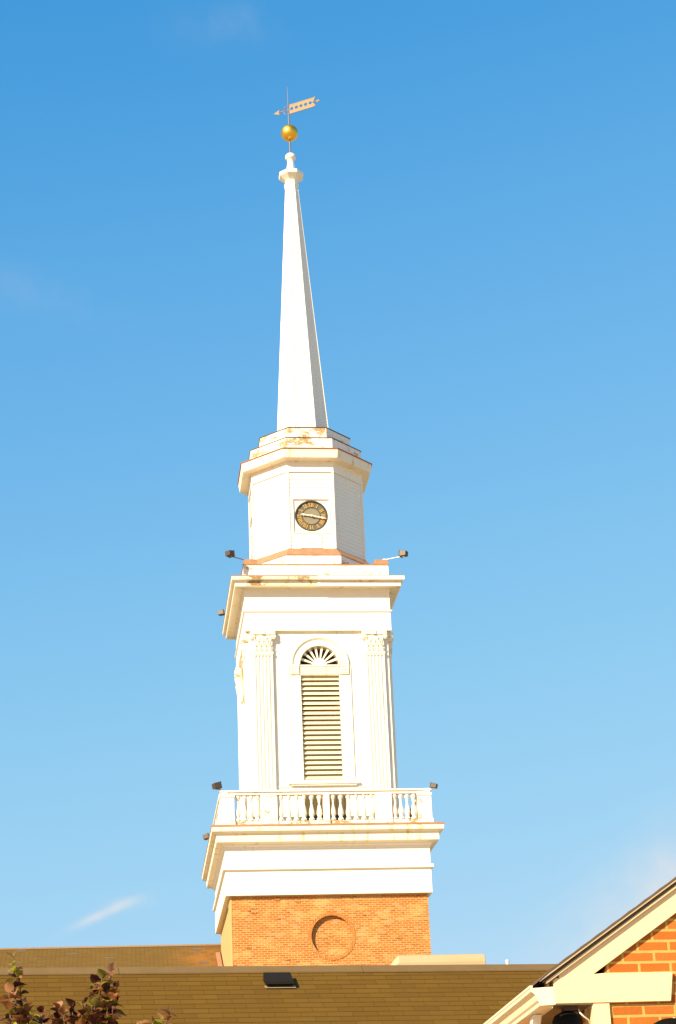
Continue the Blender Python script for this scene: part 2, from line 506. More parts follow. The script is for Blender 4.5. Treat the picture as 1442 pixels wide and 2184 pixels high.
b.add([(-3.462, 3.5, 0), (-3.462, -3.502, 0), (-3.462, -3.502, 15.62), (-3.462, 3.5, 15.62)], [(0, 1, 2, 3)])
b.box(-3.50, -3.45, -3.505, -2.5, 11, 15.61)
b.box(-3.475, -3.44, -3.51, -3.45, 0, 15.60)
b.build('stucco_side_wall', CREAM, CH)

# --- lower entablature
def entab(name, prof, off, paint_m=WHITE, cap=False):
    return MB().loft(prof, 4, cap1=cap).build(name, paint_m, CH, loc=(off, 0, 0))
LO, UO = -.017+.02, .046
b = MB().loft([(3.4, 15.585), (3.66, 15.585), (3.66, 16.44), (3.685, 16.45), (3.70, 16.47), (3.745, 16.475), (3.745, 16.575), (3.70, 16.60), (3.652, 16.605),
               (3.652, 17.22), (3.68, 17.23), (3.69, 17.29), (3.75, 17.33), (3.77, 17.385)], 4)
b.build('lower_frieze', WHITE, CH, loc=(LO, 0, 0))
b = MB().loft([(3.76, 17.37), (3.94, 17.405), (3.963, 17.415), (3.968, 17.67), (3.985, 17.70), (4.03, 17.715), (4.09, 17.74), (4.115, 17.762), (4.125, 17.765),
               (4.135, 17.92), (4.13, 17.932), (3.6, 17.99)], 4, cap1=True)
lc = b.build('lower_cornice', CORNICE, CH, loc=(LO, 0, 0))
MB().loft([(4.137, 17.925), (4.15, 17.928), (4.145, 17.995), (3.72, 18.03), (3.2, 18.06)], 4).build('copper_flashing', COPPER, lc)

# --- balustrade round the belfry
bal = empty('balustrade', (LO-.01, 0, 0)); bal.parent = CH
def posts_side():
    b1 = MB()
    for x0, x1 in ((-2.36, -1.76), (1.76, 2.36), (-.11, .11)):
        b1.box(x0, x1, -3.76, -3.52, 18.02, 19.15)
        b1.box(x0-.02, x1+.02, -3.78, -3.5, 18.02, 18.2)
    return b1
bays = [(-3.27, -2.36, 4), (-1.76, -.11, 6), (.11, 1.76, 6), (2.36, 3.27, 4)]
bp = [(.1, 0), (.1, .09), (.08, .1), (.07, .12), (.06, .14), (.065, .16), (.09, .22), (.098, .29), (.09, .37), (.062, .5), (.04, .6), (.035, .66),
      (.05, .7), (.045, .73), (.05, .77), (.08, .83), (.09, .86), (.09, .95)]
first = None
for k in range(4):
    rz = k*math.pi/2; M = Matrix.Rotation(rz, 4, 'Z')
    b1 = MB(); b1.X = M
    b1.box(-3.30, 3.30, -3.74, -3.54, 18.04, 18.2)
    b1.build('bottom_rail', PEEL_HARD, bal)
    b1 = MB(); b1.X = M
    b1.box(-3.80, 3.80 if k % 2 == 0 else 3.80, -3.76, -3.52, 19.15+.002*(k % 2), 19.25); b1.box(-3.81, 3.81, -3.81, -3.47, 19.25+.002*(k % 2), 19.31+.002*(k % 2))
    b1.build('top_rail', WHITE, bal)
    b1 = MB(); b1.X = M
    b1.box(-3.795, -3.30, -3.795, -3.30, 18.02, 19.15); b1.box(-3.83, -3.27, -3.83, -3.27, 18.02, 18.21); b1.box(-3.82, -3.28, -3.82, -3.28, 19.06, 19.149)
    b1.build('corner_pedestal', PEEL, bal)
    for x0, x1 in ((-2.36, -1.76), (1.76, 2.36), (-.11, .11)):
        b1 = MB(); b1.X = M
        b1.box(x0, x1, -3.775, -3.51, 18.02, 19.149); b1.box(x0-.015, x1+.015, -3.79, -3.5, 18.02, 18.205)
        b1.build('pedestal', PEEL, bal)
    for x0, x1, n in bays:
        for i in range(n):
            x = x0+(x1-x0)*(i+.5)/n
            p = M @ Vector((x, -3.64, 18.2))
            if first is None:
                first = MB().lathe(bp, 12).build('baluster', PEEL, bal, smooth=True)
                o = first
            else:
                o = first.copy(); S.collection.objects.link(o); o.parent = bal
            o.location = p; o.rotation_euler = (0, 0, rz)

# --- belfry walls, openings
WC = 0.0
open_poly = [(-.72, 19.97), (.72, 19.97)] + [(WC+.73*math.cos(R(a)), 24.37+.73*math.sin(R(a))) for a in range(0, 181, 6)]
b = MB()
for k in range(4):
    b.X = Matrix.Rotation(k*math.pi/2, 4, 'Z')
    b.plate_hole((-2.63, 2.63, 17.9, 25.72), open_poly, (0, 22.4), -2.63, -2.25)
b.build('belfry_wall', WHITE, CH, loc=(UO, 0, 0))

win = empty('belfry_window', (UO, 0, 0)); win.parent = CH
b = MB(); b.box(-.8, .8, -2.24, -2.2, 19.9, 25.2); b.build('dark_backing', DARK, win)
b = MB(); n = 21
for i in range(n):
    z = 19.985 + i*(23.95-19.985)/n
    t_ = .02
    b.prism_x([(-2.60, z+.012), (-2.60, z+.034), (-2.475, z+.193), (-2.455, z+.18)], -.715, .715)
lv = b.build('louver_panel', paint('louver_paint', (.76, .65, .42), peel=.12, dirt=.2), win)
b = MB()
b.prism_y(circ(0, 24.36, .27, 0, 180, 20), -2.60, -2.50)
for i in range(8):
    a = 180*(i+1)/9.0; d = Vector((math.cos(R(a)), 0, math.sin(R(a)))); q = Vector((-d.z, 0, d.x))
    p0, p1 = Vector((0, 0, 24.36))+d*.2, Vector((0, 0, 24.37))+d*.735
    b.prism_y([((p0-q*.022).x, (p0-q*.022).z), ((p1-q*.047).x, (p1-q*.047).z), ((p1+q*.047).x, (p1+q*.047).z), ((p0+q*.022).x, (p0+q*.022).z)], -2.585, -2.51)
b.build('sunburst_fanlight', CAPITAL_M, win)
b = MB()
def arc_band(b, r0, r1, y0, y1, n=36, a0=0, a1=180, cz=24.37):
    for i in range(n):
        s0, s1 = a0+(a1-a0)*i/n, a0+(a1-a0)*(i+1)/n
        p = [(q*math.cos(R(s)), cz+q*math.sin(R(s))) for q, s in ((r0, s0), (r1, s0), (r1, s1), (r0, s1))]
        b.add([(x, y0, z) for x, z in p]+[(x, y1, z) for x, z in p], [(0, 1, 2, 3), (2, 1, 5, 6), (0, 3, 7, 4)])
arc_band(b, .73, .80, -2.70, -2.60); arc_band(b, .80, .985, -2.675, -2.62); arc_band(b, .985, 1.02, -2.70, -2.62); arc_band(b, 1.02, 1.09, -2.725, -2.62)
b.build('arch_moulding', CAPITAL_M, win)
b = MB()
b.box(-.74, .74, -2.665, -2.5, 23.95, 24.36)
b.box(-.74, .74, -2.69, -2.66, 24.29, 24.345); b.box(-.74, .74, -2.685, -2.66, 23.97, 24.01)
x = -.70
while x < .66:                      # fretwork key pattern
    b.box(x, x+.028, -2.68, -2.66, 24.04, 24.26); b.box(x+.028, x+.10, -2.68, -2.66, 24.232, 24.26); b.box(x+.10, x+.128, -2.68, -2.66, 24.09, 24.26)
    b.box(x+.055, x+.10, -2.68, -2.66, 24.09, 24.118); b.box(x+.028, x+.155, -2.678, -2.66, 24.03, 24.055)
    x += .156
for sx in (-1, 1):
    cx = sx*.93
    b.box(cx-.17, cx+.17, -2.71, -2.6, 23.98, 24.36)
    for q in (-.12, .12):
        b.box(cx+q-.025, cx+q+.025, -2.73, -2.7, 24.02, 24.32); b.box(cx-.09, cx+.09, -2.73, -2.7, 24.17+q-.02, 24.17+q+.02)
    b.lathe([(.055, -.0), (.055, .0), (.03, .03)], 10, (cx, -2.7, 24.15))
b.build('carved_impost', CAPITAL_M, win)
b = MB()
for sx in (-1, 1):
    b.box(sx*.72 if sx > 0 else -1.13, 1.13 if sx > 0 else -.72, -2.66, -2.6, 19.9, 23.98)
    xa = sx*1.13
    b.box(min(xa, xa+sx*.03), max(xa, xa+sx*.03), -2.675, -2.6, 19.9, 24.36)
b.build('window_casing', WHITE, win)
b = MB(); b.box(-1.30, 1.30, -2.76, -2.6, 19.80, 19.90); b.box(-1.2, 1.2, -2.72, -2.6, 19.74, 19.80); b.box(-1.9, 1.9, -2.655, -2.6, 19.69, 19.74)
b.build('window_sill', WHITE, win)
b = MB(); b.box(-.78, .78, -2.66, -2.6, 17.95, 19.60)
for i in range(5): b.box(-.74+.3*i, -.74+.3*i+.28, -2.675, -2.655, 18.0, 19.57)
b.build('low_hatch_door', DOOR_M, win)
four(win, CH)

# --- pilasters with leafy capitals
def pilaster_mesh():
    w2, yb, yf = .35, -2.62, -2.755
    pts = [(-w2, yb), (-w2, yf)]
    n = 5; fw = .088; pitch = (2*w2-.06)/n
    for i in range(n):
        c = -w2+.03+pitch*(i+.5)
        pts += [(c+fw/2*math.cos(R(a)), yf+.05*math.sin(R(a))) for a in range(180, -1, -20)]
    pts += [(w2, yf), (w2, yb)]
    b = MB().prism_z(pts, 18.03, 24.75)
    b.box(-.38, .38, -2.79, -2.62, 17.98, 18.25)
    b.box(-.375, .375, -2.785, -2.62, 24.75, 24.835)
    b.box(-.355, .355, -2.765, -2.62, 24.70, 24.75)
    return b
def capital_mesh():
    b = MB()
    b.add([(-.33, -2.75, 24.835), (.33, -2.75, 24.835), (.36, -2.80, 25.5), (-.36, -2.80, 25.5), (-.33, -2.6, 24.835), (.33, -2.6, 24.835), (.36, -2.6, 25.5), (-.36, -2.6, 25.5)],
          [(0, 1, 2, 3), (1, 5, 6, 2), (4, 0, 3, 7)])
    b.prism_z([(-.47, -2.62), (-.47, -2.83), (-.40, -2.855), (0, -2.82), (.40, -2.855), (.47, -2.83), (.47, -2.62)], 25.5, 25.665)
    b.box(-.06, .06, -2.87, -2.8, 25.5, 25.66)
    for sx in (-1, 1):          # corner scrolls
        for q, rr, yy in ((0, .095, -2.83), (1, .055, -2.85)):
            poly = [(sx*.385+rr*math.cos(R(a)), 25.42+rr*math.sin(R(a))) for a in range(0, 360, 24)]
            b.prism_y(poly, yy, -2.62 if q == 0 else -2.84)
    def leaf(x, z, w_, h, lean, out):
        segs = 6; vs = []; fs = []
        for i in range(segs+1):
            f = i/segs; ww = w_*(.75+.5*math.sin(f*3.0))*(1 if f < .8 else (1-f)/.2*.8+.2) * (1.15 if i % 2 else .9)
            y = -2.775-.03*f-out*.5*max(0, f-.55)**1.3*2.2; zz = z+h*f-(h*.12 if f > .9 else 0); xx = x+lean*f
            vs += [(xx-ww/2, y+.025, zz), (xx, y-.02, zz+.01), (xx+ww/2, y+.025, zz)]
        for i in range(segs):
            for q in range(2):
                a = 3*i+q; fs.append((a, a+1, a+4, a+3))
        b.add(vs, fs)
    for x in (-.27, -.09, .09, .27): leaf(x, 24.835, .16, .27, 0, .12)
    for x in (-.18, 0, .18): leaf(x, 24.9, .15, .42, 0, .14)
    for sx in (-1, 1):
        leaf(sx*.2, 25.0, .11, .42, sx*.14, .12); leaf(sx*.06, 25.08, .08, .34, sx*.09, .1)
    return b
pm, cmesh = pilaster_mesh(), capital_mesh()
protos = []
for x in (-2.10, 2.10):
    for k in range(4):
        if not protos:
            o = pm.build('pilaster', WHITE, CH)
            c = cmesh.build('leafy_capital', CAPITAL_M, o)
            protos.append(o)
        else:
            o = copy_tree(protos[0], CH)
        M = Matrix.Rotation(k*math.pi/2, 4, 'Z')
        o.location = (M @ Vector((x, 0, 0))) + Vector((UO, 0, 0)); o.rotation_euler = (0, 0, k*math.pi/2)

# --- upper entablature
MB().loft([(2.55, 25.675), (2.76, 25.675), (2.76, 26.395), (2.80, 26.41), (2.81, 26.42), (2.81, 26.475), (2.77, 26.49), (2.752, 26.495), (2.752, 27.27), (2.80, 27.29), (2.80, 27.34)], 4
          ).build('upper_frieze', WHITE, CH, loc=(UO, 0, 0))
b = MB().loft([(3.05, 27.36), (3.06, 27.305), (3.128, 27.305), (3.13, 27.47), (3.145, 27.475), (3.16, 27.51), (3.235, 27.515), (3.25, 27.53), (3.262, 27.675), (2.6, 27.74)], 4)
uc = b.build('upper_cornice', CORNICE, CH, loc=(UO, 0, 0))
b = MB()
for k in range(4):              # narrow soffit boards
    b.X = Matrix.Rotation(k*math.pi/2, 4, 'Z'); x = -3.04
    while x < 3.0:
        hi = min(abs(x), abs(x+.105))
        b.box(x+.008, x+.105, -3.07, -2.74, 27.315, 27.34) if hi < 2.76 else None
        x += .113
    b.box(-3.06, 3.06, -3.06, -2.7, 27.338+.001*k, 27.35+.001*k)
b.build('soffit_boards', CORNICE, uc)
MB().loft([(3.265, 27.665), (3.275, 27.668), (3.275, 27.695), (2.74, 27.76)], 4).build('copper_flashing', COPPER, uc)
# stretch of the front moulding that has lost its face boards
b = MB(); b.box(-2.75, -.02, -3.268, -3.24, 27.535, 27.66); b.box(-2.7, -.02, -3.142, -3.12, 27.33, 27.47)
b.box(-2.62, -.02, -3.20, -3.13, 27.475, 27.50)
b.build('stripped_moulding', BARE, uc)
b = MB(); b.box(-.015, 3.285, -3.285, -3.25, 27.53, 27.672); b.box(-.015, 3.15, -3.16, -3.125, 27.308, 27.46); b.build('new_face_board', WHITE, uc)

# --- parapet under the clock stage
pa = MB().loft([(2.764, 27.7), (2.764, 28.31)], 4).build('parapet', PEEL, CH, loc=(UO, 0, 0))
MB().loft([(2.79, 28.295), (2.79, 28.325), (2.3, 28.4)], 4, cap1=True).build('copper_cap', COPPER, pa)
cpz = None
for sx in (-1, 1):
    for sy in (-1, 1):
        b = MB()
        b.X = Matrix.Translation((sx*2.5, sy*2.5, 0))
        b.loft([(.265, 28.31), (.25, 28.53), (.2, 28.545)], 4, cap1=True)
        b.build('copper_corner_block', COPPER, pa)

# --- octagonal clock stage
pl = MB().loft([(2.52, 28.3), (2.52, 28.79)], 8).build('clock_stage_plinth', PEEL, CH)
MB().loft([(2.535, 28.785), (2.545, 28.79), (2.535, 28.82), (2.2, 29.19)], 8).build('copper_apron', COPPER, pl)
b = MB(); n = 20; p_ = (32.40-29.18)/n
for k in range(8):
    b.X = Matrix.Rotation(k*math.pi/4, 4, 'Z')
    for i in range(n):
        z0, z1 = 29.18+p_*i, 29.18+p_*(i+1)
        w0, w1 = 2.184*math.tan(math.pi/8), 2.17*math.tan(math.pi/8)
        spans = [(-1, 1)] if not (k in (0, 6) and 4 <= i <= 12) else [(-1, -.71), (.71, 1)]
        for a, c in spans:
            xa0, xa1 = (-w0, -w1) if a == -1 else (a, a); xc0, xc1 = (w0, w1) if c == 1 else (c, c)
            b.add([(xa0, -2.184, z0), (xc0, -2.184, z0), (xc1, -2.170, z1), (xa1, -2.170, z1), (xa0, -2.13, z0), (xc0, -2.13, z0)], [(0, 1, 2, 3), (4, 5, 1, 0)])
ow = b.build('clapboard_wall', WHITE_SIDING, CH)
he = 2.18*math.tan(math.pi/8)
for k in range(8):
    b = MB(); b.X = Matrix.Rotation(k*math.pi/4, 4, 'Z')
    q = .075; cx_, cy_ = he+.012, -2.213; h = q*.7071
    b.prism_z([(cx_, cy_), (cx_+h, cy_+h), (cx_+h-.05, cy_+h+.02), (cx_-q, cy_+.06), (cx_-q, cy_)], 29.19, 32.42)
    b.build('corner_board', WHITE, ow)
MB().loft([(2.18, 32.385), (2.225, 32.385), (2.225, 32.42), (2.205, 32.425), (2.205, 32.86)], 8).build('frieze_board', WHITE, ow)
oc = MB().loft([(2.2, 32.82), (2.3, 32.84), (2.53, 32.86), (2.541, 32.873), (2.596, 33.215), (2.2, 33.30)], 8).build('octagonal_cornice', CORNICE, CH)
MB().loft([(2.6, 33.205), (2.625, 33.21), (2.63, 33.245), (2.2, 33.33)], 8).build('copper_edge', [plain('copper_edge_brown', (.33, .11, .05), .6, .1, .3, 2)], oc)
at = MB().loft([(2.211, 33.28), (2.211, 33.85), (1.8, 33.92)], 8).build('lower_attic', PEEL_HARD, CH)
MB().loft([(2.215, 33.835), (2.23, 33.84), (2.23, 33.868), (1.8, 33.94)], 8).build('copper_edge', COPPER_DARK, at)
at = MB().loft([(1.803, 33.9), (1.803, 34.48), (1.0, 34.62)], 8).build('upper_attic', PEEL_HARD, CH)
MB().loft([(1.807, 34.465), (1.825, 34.47), (1.825, 34.5), (1.0, 34.64)], 8, cap1=True).build('copper_edge', COPPER_DARK, at)

# clock
CZ = 30.565
ck = empty('clock', (0, 0, 0)); ck.parent = CH
b = MB()
b.plate_hole((-.70, .70, 29.86, 31.24), circ(0, CZ, .645, 0, 360, 48)[:-1], (0, CZ), -2.20, -2.14)
b.add([(-.66, -2.2, 29.88), (.66, -2.2, 29.88), (.66, -2.1, 29.88), (-.66, -2.1, 29.88)], [(0, 1, 2, 3)])
for x0, x1, z0, z1 in ((-.70, .70, 31.24, 31.285), (-.725, -.70, 29.81, 31.285), (.70, .725, 29.81, 31.285), (-.70, .70, 29.81, 29.86)):
    b.box(x0, x1, -2.262, -2.1, z0, z1)
b.build('clock_surround', WHITE, ck)
b = MB()
def disc(b, r0, r1, y, n=56):
    vs = []; fs = []
    for i in range(n):
        a = 2*math.pi*i/n
        vs += [(r0*math.cos(a), y, CZ+r0*math.sin(a)), (r1*math.cos(a), y, CZ+r1*math.sin(a))]
    for i in range(n):
        j = (i+1) % n; fs.append((2*i, 2*i+1, 2*j+1, 2*j))
    b.add(vs, fs)
disc(b, .0, .66, -2.15); b.build('clock_face', DIAL, ck)
b = MB(); disc(b, .585, .65, -2.155)
arc_band(b, .6, .648, -2.20, -2.15, 48, 0, 360, CZ)
arc_band(b, .335, .352, -2.166, -2.15, 48, 0, 360, CZ)
b.build('dial_rings', DIAL_RIM, ck)
b = MB(); disc(b, .0, .335, -2.158); b.build('dial_centre', DIAL_MID, ck)
b = MB()
ROM = ['XII', 'I', 'II', 'III', 'IIII', 'V', 'VI', 'VII', 'VIII', 'IX', 'X', 'XI']
H, RB = .185, .375
for h, s_ in enumerate(ROM):
    th = R(30*h); rd = Vector((math.sin(th), math.cos(th))); tg = Vector((math.cos(th), -math.sin(th)))
    wd = {'I': .058, 'V': .10, 'X': .10}; tot = sum(wd[c] for c in s_); u = -tot/2
    def quad(pts):
        pp = []
        for uu, vv in pts:
            q = rd*(RB+vv)+tg*uu; pp.append((q.x, CZ+q.y))
        b.prism_y(pp, -2.17, -2.155)
    for c in s_:
        w_ = wd[c]; a, e = u+.006, u+w_-.006
        if c == 'I':
            m_ = (a+e)/2; quad([(m_-.018, 0), (m_+.018, 0), (m_+.018, H), (m_-.018, H)])
            for vv in (0, H-.015): quad([(a, vv), (e, vv), (e, vv+.015), (a, vv+.015)])
        elif c == 'V':
            m_ = (a+e)/2; quad([(m_-.012, 0), (m_+.012, 0), (a+.038, H), (a, H)]); quad([(m_-.006, 0), (m_+.01, 0), (e, H), (e-.018, H)])
        else:
            quad([(e-.036, 0), (e, 0), (a+.036, H), (a, H)]); quad([(a, 0), (a+.016, 0), (e, H), (e-.016, H)])
        u += w_
b.build('roman_numerals', NUMERAL, ck)
def hand(name, deg, L, tail, w_):
    b = MB(); th = R(deg); rd = Vector((math.sin(th), math.cos(th))); tg = Vector((math.cos(th), -math.sin(th)))
    pts = [(-w_*.7, -tail), (w_*.7, -tail), (w_, 0), (w_*.8, L*.55), (w_*1.7, L*.7), (w_*.5, L*.86), (0, L), (-w_*.5, L*.86), (-w_*1.7, L*.7), (-w_*.8, L*.55), (-w_, 0)]
    pp = [(rd.x*v_+tg.x*u_, CZ+rd.y*v_+tg.y*u_) for u_, v_ in pts]
    y = -2.245 if name == 'minute_hand' else -2.228
    b.prism_y(pp, y, y+.014)
    b.build(name, HAND, ck)
hand('hour_hand', 279.3, .45, .1, .026); hand('minute_hand', 102, .61, .12, .022)
b = MB(); b.prism_y(circ(0, CZ, .04, 0, 360, 16)[:-1], -2.26, -2.15); b.build('hand_hub', HAND, ck)
ck.location = (0, .06, 0)
c2 = copy_tree(ck, CH); c2.rotation_euler = (0, 0, -math.pi/2); c2.location = (.06, 0, 0)
b = MB(); b.box(-.46, .38, -2.205, -2.17, 29.2, 29.66); b.box(-.43, .35, -2.215, -2.2, 29.2, 29.41); b.box(-.43, .35, -2.215, -2.2, 29.425, 29.63)
b.build('access_hatch', WHITE_SIDING, CH)

# --- spire, octagonal needle with lapped boards
lean = lambda z: -.124*(z-34.5)/12.6
prof = []; z = 34.5; n = 80; p_ = (46.5-34.5)/n; ap = lambda z: 1.027+(.247-1.027)*(z-34.5)/(46.45-34.5)
for i in range(n):
    prof += [(ap(z)+.010, z), (ap(z+p_)-.002, z+p_-.001)]; z += p_
sp = MB().loft(prof, 8, off=lean).build('spire', WHITE_SIDING, CH)
b = MB()
for k in range(8):              # narrow beads covering the corners
    an = -math.pi/2-math.pi/8+k*math.pi/4
    pts = []
    for z in (34.55, 46.45):
        rr = ap(z)/math.cos(math.pi/8)+.004; pts.append((rr*math.cos(an)+lean(z), rr*math.sin(an), z))
    b.tube(pts, .022, 6)
b.build('corner_beads', WHITE, sp)
fo = -.124
b = MB().loft([(.25, 46.4), (.29, 46.63), (.31, 46.66), (.26, 46.70), (.25, 46.85), (.49, 47.045), (.508, 47.075), (.508, 47.2), (.44, 47.26), (.22, 47.33), (.19, 47.42),
               (.165, 47.6), (.13, 47.85), (.125, 47.95)], 8)
b.build('finial_collar', WHITE, CH, loc=(fo, 0, 0))
MB().lathe([(.122, 47.9), (.14, 47.95), (.205, 47.985), (.226, 48.01), (.228, 48.09), (.215, 48.15), (.165, 48.21), (.09, 48.245), (.06, 48.28)], 24).build('finial_knob', WHITE, CH, loc=(fo, 0, 0), smooth=True)

# ------------------------------------------------------------------ weather vane
WV = tag(empty('weather_vane', (fo, 0, 48.25)), 'gilded arrow banner weather vane on an iron rod with a golden ball above the spire', 'weather vane')
MB().tube([(0, 0, 0), (-.015, 0, 1.6), (-.028, 0, 3.42)], [.036, .032, .012], 10).build('rod', IRON, WV)
prof = [(.372*math.sin(R(a)), .372*-math.cos(R(a))) for a in range(4, 177, 6)]
MB().lathe(prof, 40, (-.008, 0, 1.05)).build('golden_ball', GOLD, WV, smooth=True)
van = MB(); AZ = math.atan2(-.526, .851)
van.X = Matrix.Translation((-.02, 0, 2.235)) @ Matrix.Rotation(AZ, 4, 'Z')
cw = .225
for i in range(5):
    x0 = .06+cw*i
    hl = circ(x0+cw/2, 0, .078, 0, 360, 14)[:-1]
    for y in (-.012, .012): van.plate_hole((x0, x0+cw, -.215, .215), hl, (x0+cw/2, 0), y, y*-1 if y < 0 else None)
van.box(.05, .06+cw*5, -.016, .016, .205, .235); van.box(.05, .06+cw*5, -.016, .016, -.235, -.205)
xe = .06+cw*5
van.prism_y([(xe, .225), (xe+.13, .27), (xe+.05, .06), (xe, .03)], -.012, .012); van.prism_y([(xe, -.03), (xe+.05, -.06), (xe+.13, -.20), (xe, -.225)], -.012, .012)
van.build('pierced_banner', GILT, WV)
arr = MB(); arr.X = van.X
arr.tube([(-.5, 0, 0), (-.24, 0, 0)], .022, 8)
arr.tube([(xe, 0, 0), (xe+.30, 0, .0)], .02, 8)
arr.prism_y([(xe+.12, .0), (xe+.22, .055), (xe+.34, .03), (xe+.30, 0), (xe+.34, -.03), (xe+.22, -.055)], -.012, .012)
arr.prism_y([(-.72, 0), (-.42, .13), (-.46, .028), (-.40, 0), (-.46, -.028), (-.42, -.13)], -.014, .014)
ring = [(-.11+.115*math.cos(R(a)), 0, .0+.205*math.sin(R(a))) for a in range(70, 291, 20)]
arr.tube(ring, .02, 6); arr.tube([(-.24, 0, 0), (.06, 0, 0)], .02, 6)
arr.build('arrow', GILT, WV)

# ------------------------------------------------------------------ floodlights on the steeple
def floodlight(pos, foot, label, aim, size=.27, arm_m=IRON):
    pos, foot = Vector(pos), Vector(foot)
    e = tag(empty('floodlight', foot), label, 'floodlight', 'floodlights round the steeple')
    d = (Vector(aim)-pos).normalized()
    q = d.to_track_quat('Y', 'Z').to_matrix().to_4x4()
    b = MB(); b.X = Matrix.Translation(pos-foot) @ q
    s_ = size/2
    vs = [(-s_*.8, -s_, -s_*.7), (s_*.8, -s_, -s_*.7), (s_, s_*.9, -s_*.85), (-s_, s_*.9, -s_*.85), (-s_*.8, -s_, s_*.7), (s_*.8, -s_, s_*.7), (s_, s_*.9, s_*.85), (-s_, s_*.9, s_*.85)]
    b.add(vs, [(3, 2, 1, 0), (4, 5, 6, 7), (0, 1, 5, 4), (1, 2, 6, 5), (2, 3, 7, 6), (3, 0, 4, 7)])
    b.box(-s_*1.08, s_*1.08, s_*.88, s_*1.05, -s_*.93, s_*.93)
    b.build('lamp_housing', FIXTURE, e, bevel=.012)
    b = MB(); b.X = Matrix.Translation(pos-foot) @ q
    b.box(-s_*.92, s_*.92, s_*1.045, s_*1.09, -s_*.78, s_*.78); b.build('lamp_glass', LENS, e)
    b = MB()
    k = pos-foot; kk = k-Vector((0, 0, s_*.75))
    b.tube([(0, 0, 0), tuple(k*.55-Vector((0, 0, s_*.35))), tuple(kk)], .018, 8)
    b.lathe([(.035, -.02), (.045, .0), (.035, .05)], 10, tuple(kk-Vector((0, 0, .02))))
    b.lathe([(.07, -.01), (.07, .02), (.03, .04)], 10, (0, 0, 0))
    b.build('mounting_arm', arm_m, e)
    return e
floodlight((-3.27, -3.3, 28.545), (-2.62, -2.62, 28.54), 'dark boxy floodlight on a thin arm off the front left copper corner below the clock', (-1.2, -1, 28.9))
floodlight((3.345, -3.3, 28.555), (2.68, -2.68, 28.54), 'dark boxy floodlight on a pale arm off the front right copper corner below the clock', (1.0, -1.6, 28.9), arm_m=PVC)
floodlight((-3.252, 3.2, 28.473), (-2.62, 2.62, 28.54), 'small brown floodlight sticking out behind the upper cornice at far left', (-.8, 2.5, 28.8), .24)
floodlight((-3.92, -3.75, 19.50), (-3.68, -3.68, 19.31), 'brown boxy floodlight on the left front corner of the balustrade', (-1, -2.6, 20.2), .27)
floodlight((3.93, -3.72, 19.42), (3.68, -3.68, 19.31), 'black and white floodlight on the right front corner of the balustrade', (1, -2.2, 20.2), .22, arm_m=PVC)
floodlight((-3.95, 3.9, 19.43), (-3.68, 3.68, 19.31), 'partly hidden brown floodlight behind the lower cornice at far left', (-1, 3.2, 20.2), .24)

# ------------------------------------------------------------------ nave of the church
NK = .48; NY, NZ = 4.5, 15.33
def nave_roof():
    b = MB(); run = .144; x0, x1 = -34, -3.44
    m_ = 52
    for i in range(m_):
        s0, s1 = run*i, run*(i+1)
        z0, z1 = NZ-NK*s0+.002, NZ-NK*s1+.012
        b.add([(x0, NY-s1, z1), (x1, NY-s1, z1), (x1, NY-s0, z0), (x0, NY-s0, z0)], [(0, 1, 2, 3)])
        b.add([(x0, NY-s1, z1-.01), (x1, NY-s1, z1-.01), (x1, NY-s1, z1), (x0, NY-s1, z1)], [(0, 1, 2, 3)])
    b.add([(x0, NY, NZ), (3.4, NY, NZ), (3.4, NY+7.5, NZ-3.6), (x0, NY+7.5, NZ-3.6)], [(0, 1, 2, 3)])
    b.add([(x1, 3.52, NZ-NK*.98), (3.4, 3.52, NZ-NK*.98), (3.4, NY, NZ), (x1, NY, NZ)], [(0, 1, 2, 3)])
    return b
nr = nave_roof().build('nave_roof', ROOF_FAR, CH)
b = MB()
for i in range(92):
    x = -34+.335*i
    b.prism_x([(NY-.16, NZ-.055), (NY, NZ+.035+.004*(i % 2)), (NY+.16, NZ-.055)], x, min(x+.33, -3.40))
b.build('ridge_shingles', [plain('tan_ridge_shingle', (.25, .14, .05), .9, 0, .25, 9)], nr)
b = MB()
def npatch(x0, x1, i0, i1):
    for i in range(i0, i1):
        s0, s1 = .144*i, .144*(i+1)
        b.add([(x0, NY-s1, NZ-NK*s1+.018), (x1, NY-s1, NZ-NK*s1+.018), (x1, NY-s0, NZ-NK*s0+.008), (x0, NY-s0, NZ-NK*s0+.008)], [(0, 1, 2, 3)])
npatch(-11.25, -10.85, 1, 3); npatch(-5.4, -4.72, 0, 1); npatch(-4.55, -4.2, 3, 5); npatch(-4.35, -4.0, 14, 16); npatch(-7.9, -7.5, 9, 10); npatch(-9.3, -8.9, 5, 6)
b.build('replacement_shingles', PATCH_M, nr)
b = MB(); b.box(-33.6, -3.47, -2.6, 11.6, 0, 11.95)
b.add([(-33.6, -2.6, 11.95), (-33.6, 11.6, 11.95), (-33.6, NY, NZ-.1)], [(0, 1, 2)])
b.box(-3.3, 3.3, 3.52, 11.6, 0, 11.9)
b.build('nave_wall', TOWER_BRICK, CH)
b = MB()                        # copper step flashing up the tower's side
b.add([(-3.515, NY-7.2, NZ-NK*7.2+.10), (-3.515, 3.49, NZ-NK*(NY-3.49)+.10), (-3.515, 3.49, NZ-NK*(NY-3.49)-.02), (-3.515, NY-7.2, NZ-NK*7.2-.02)], [(3, 2, 1, 0)])
b.add([(-3.515, NY-7.2, NZ-NK*7.2+.02), (-3.515, 3.49, NZ-NK*(NY-3.49)+.02), (-3.68, 3.49, NZ-NK*(NY-3.49)+.02), (-3.68, NY-7.2, NZ-NK*7.2+.02)], [(0, 1, 2, 3)])
b.build('roof_flashing', COPPER, nr)

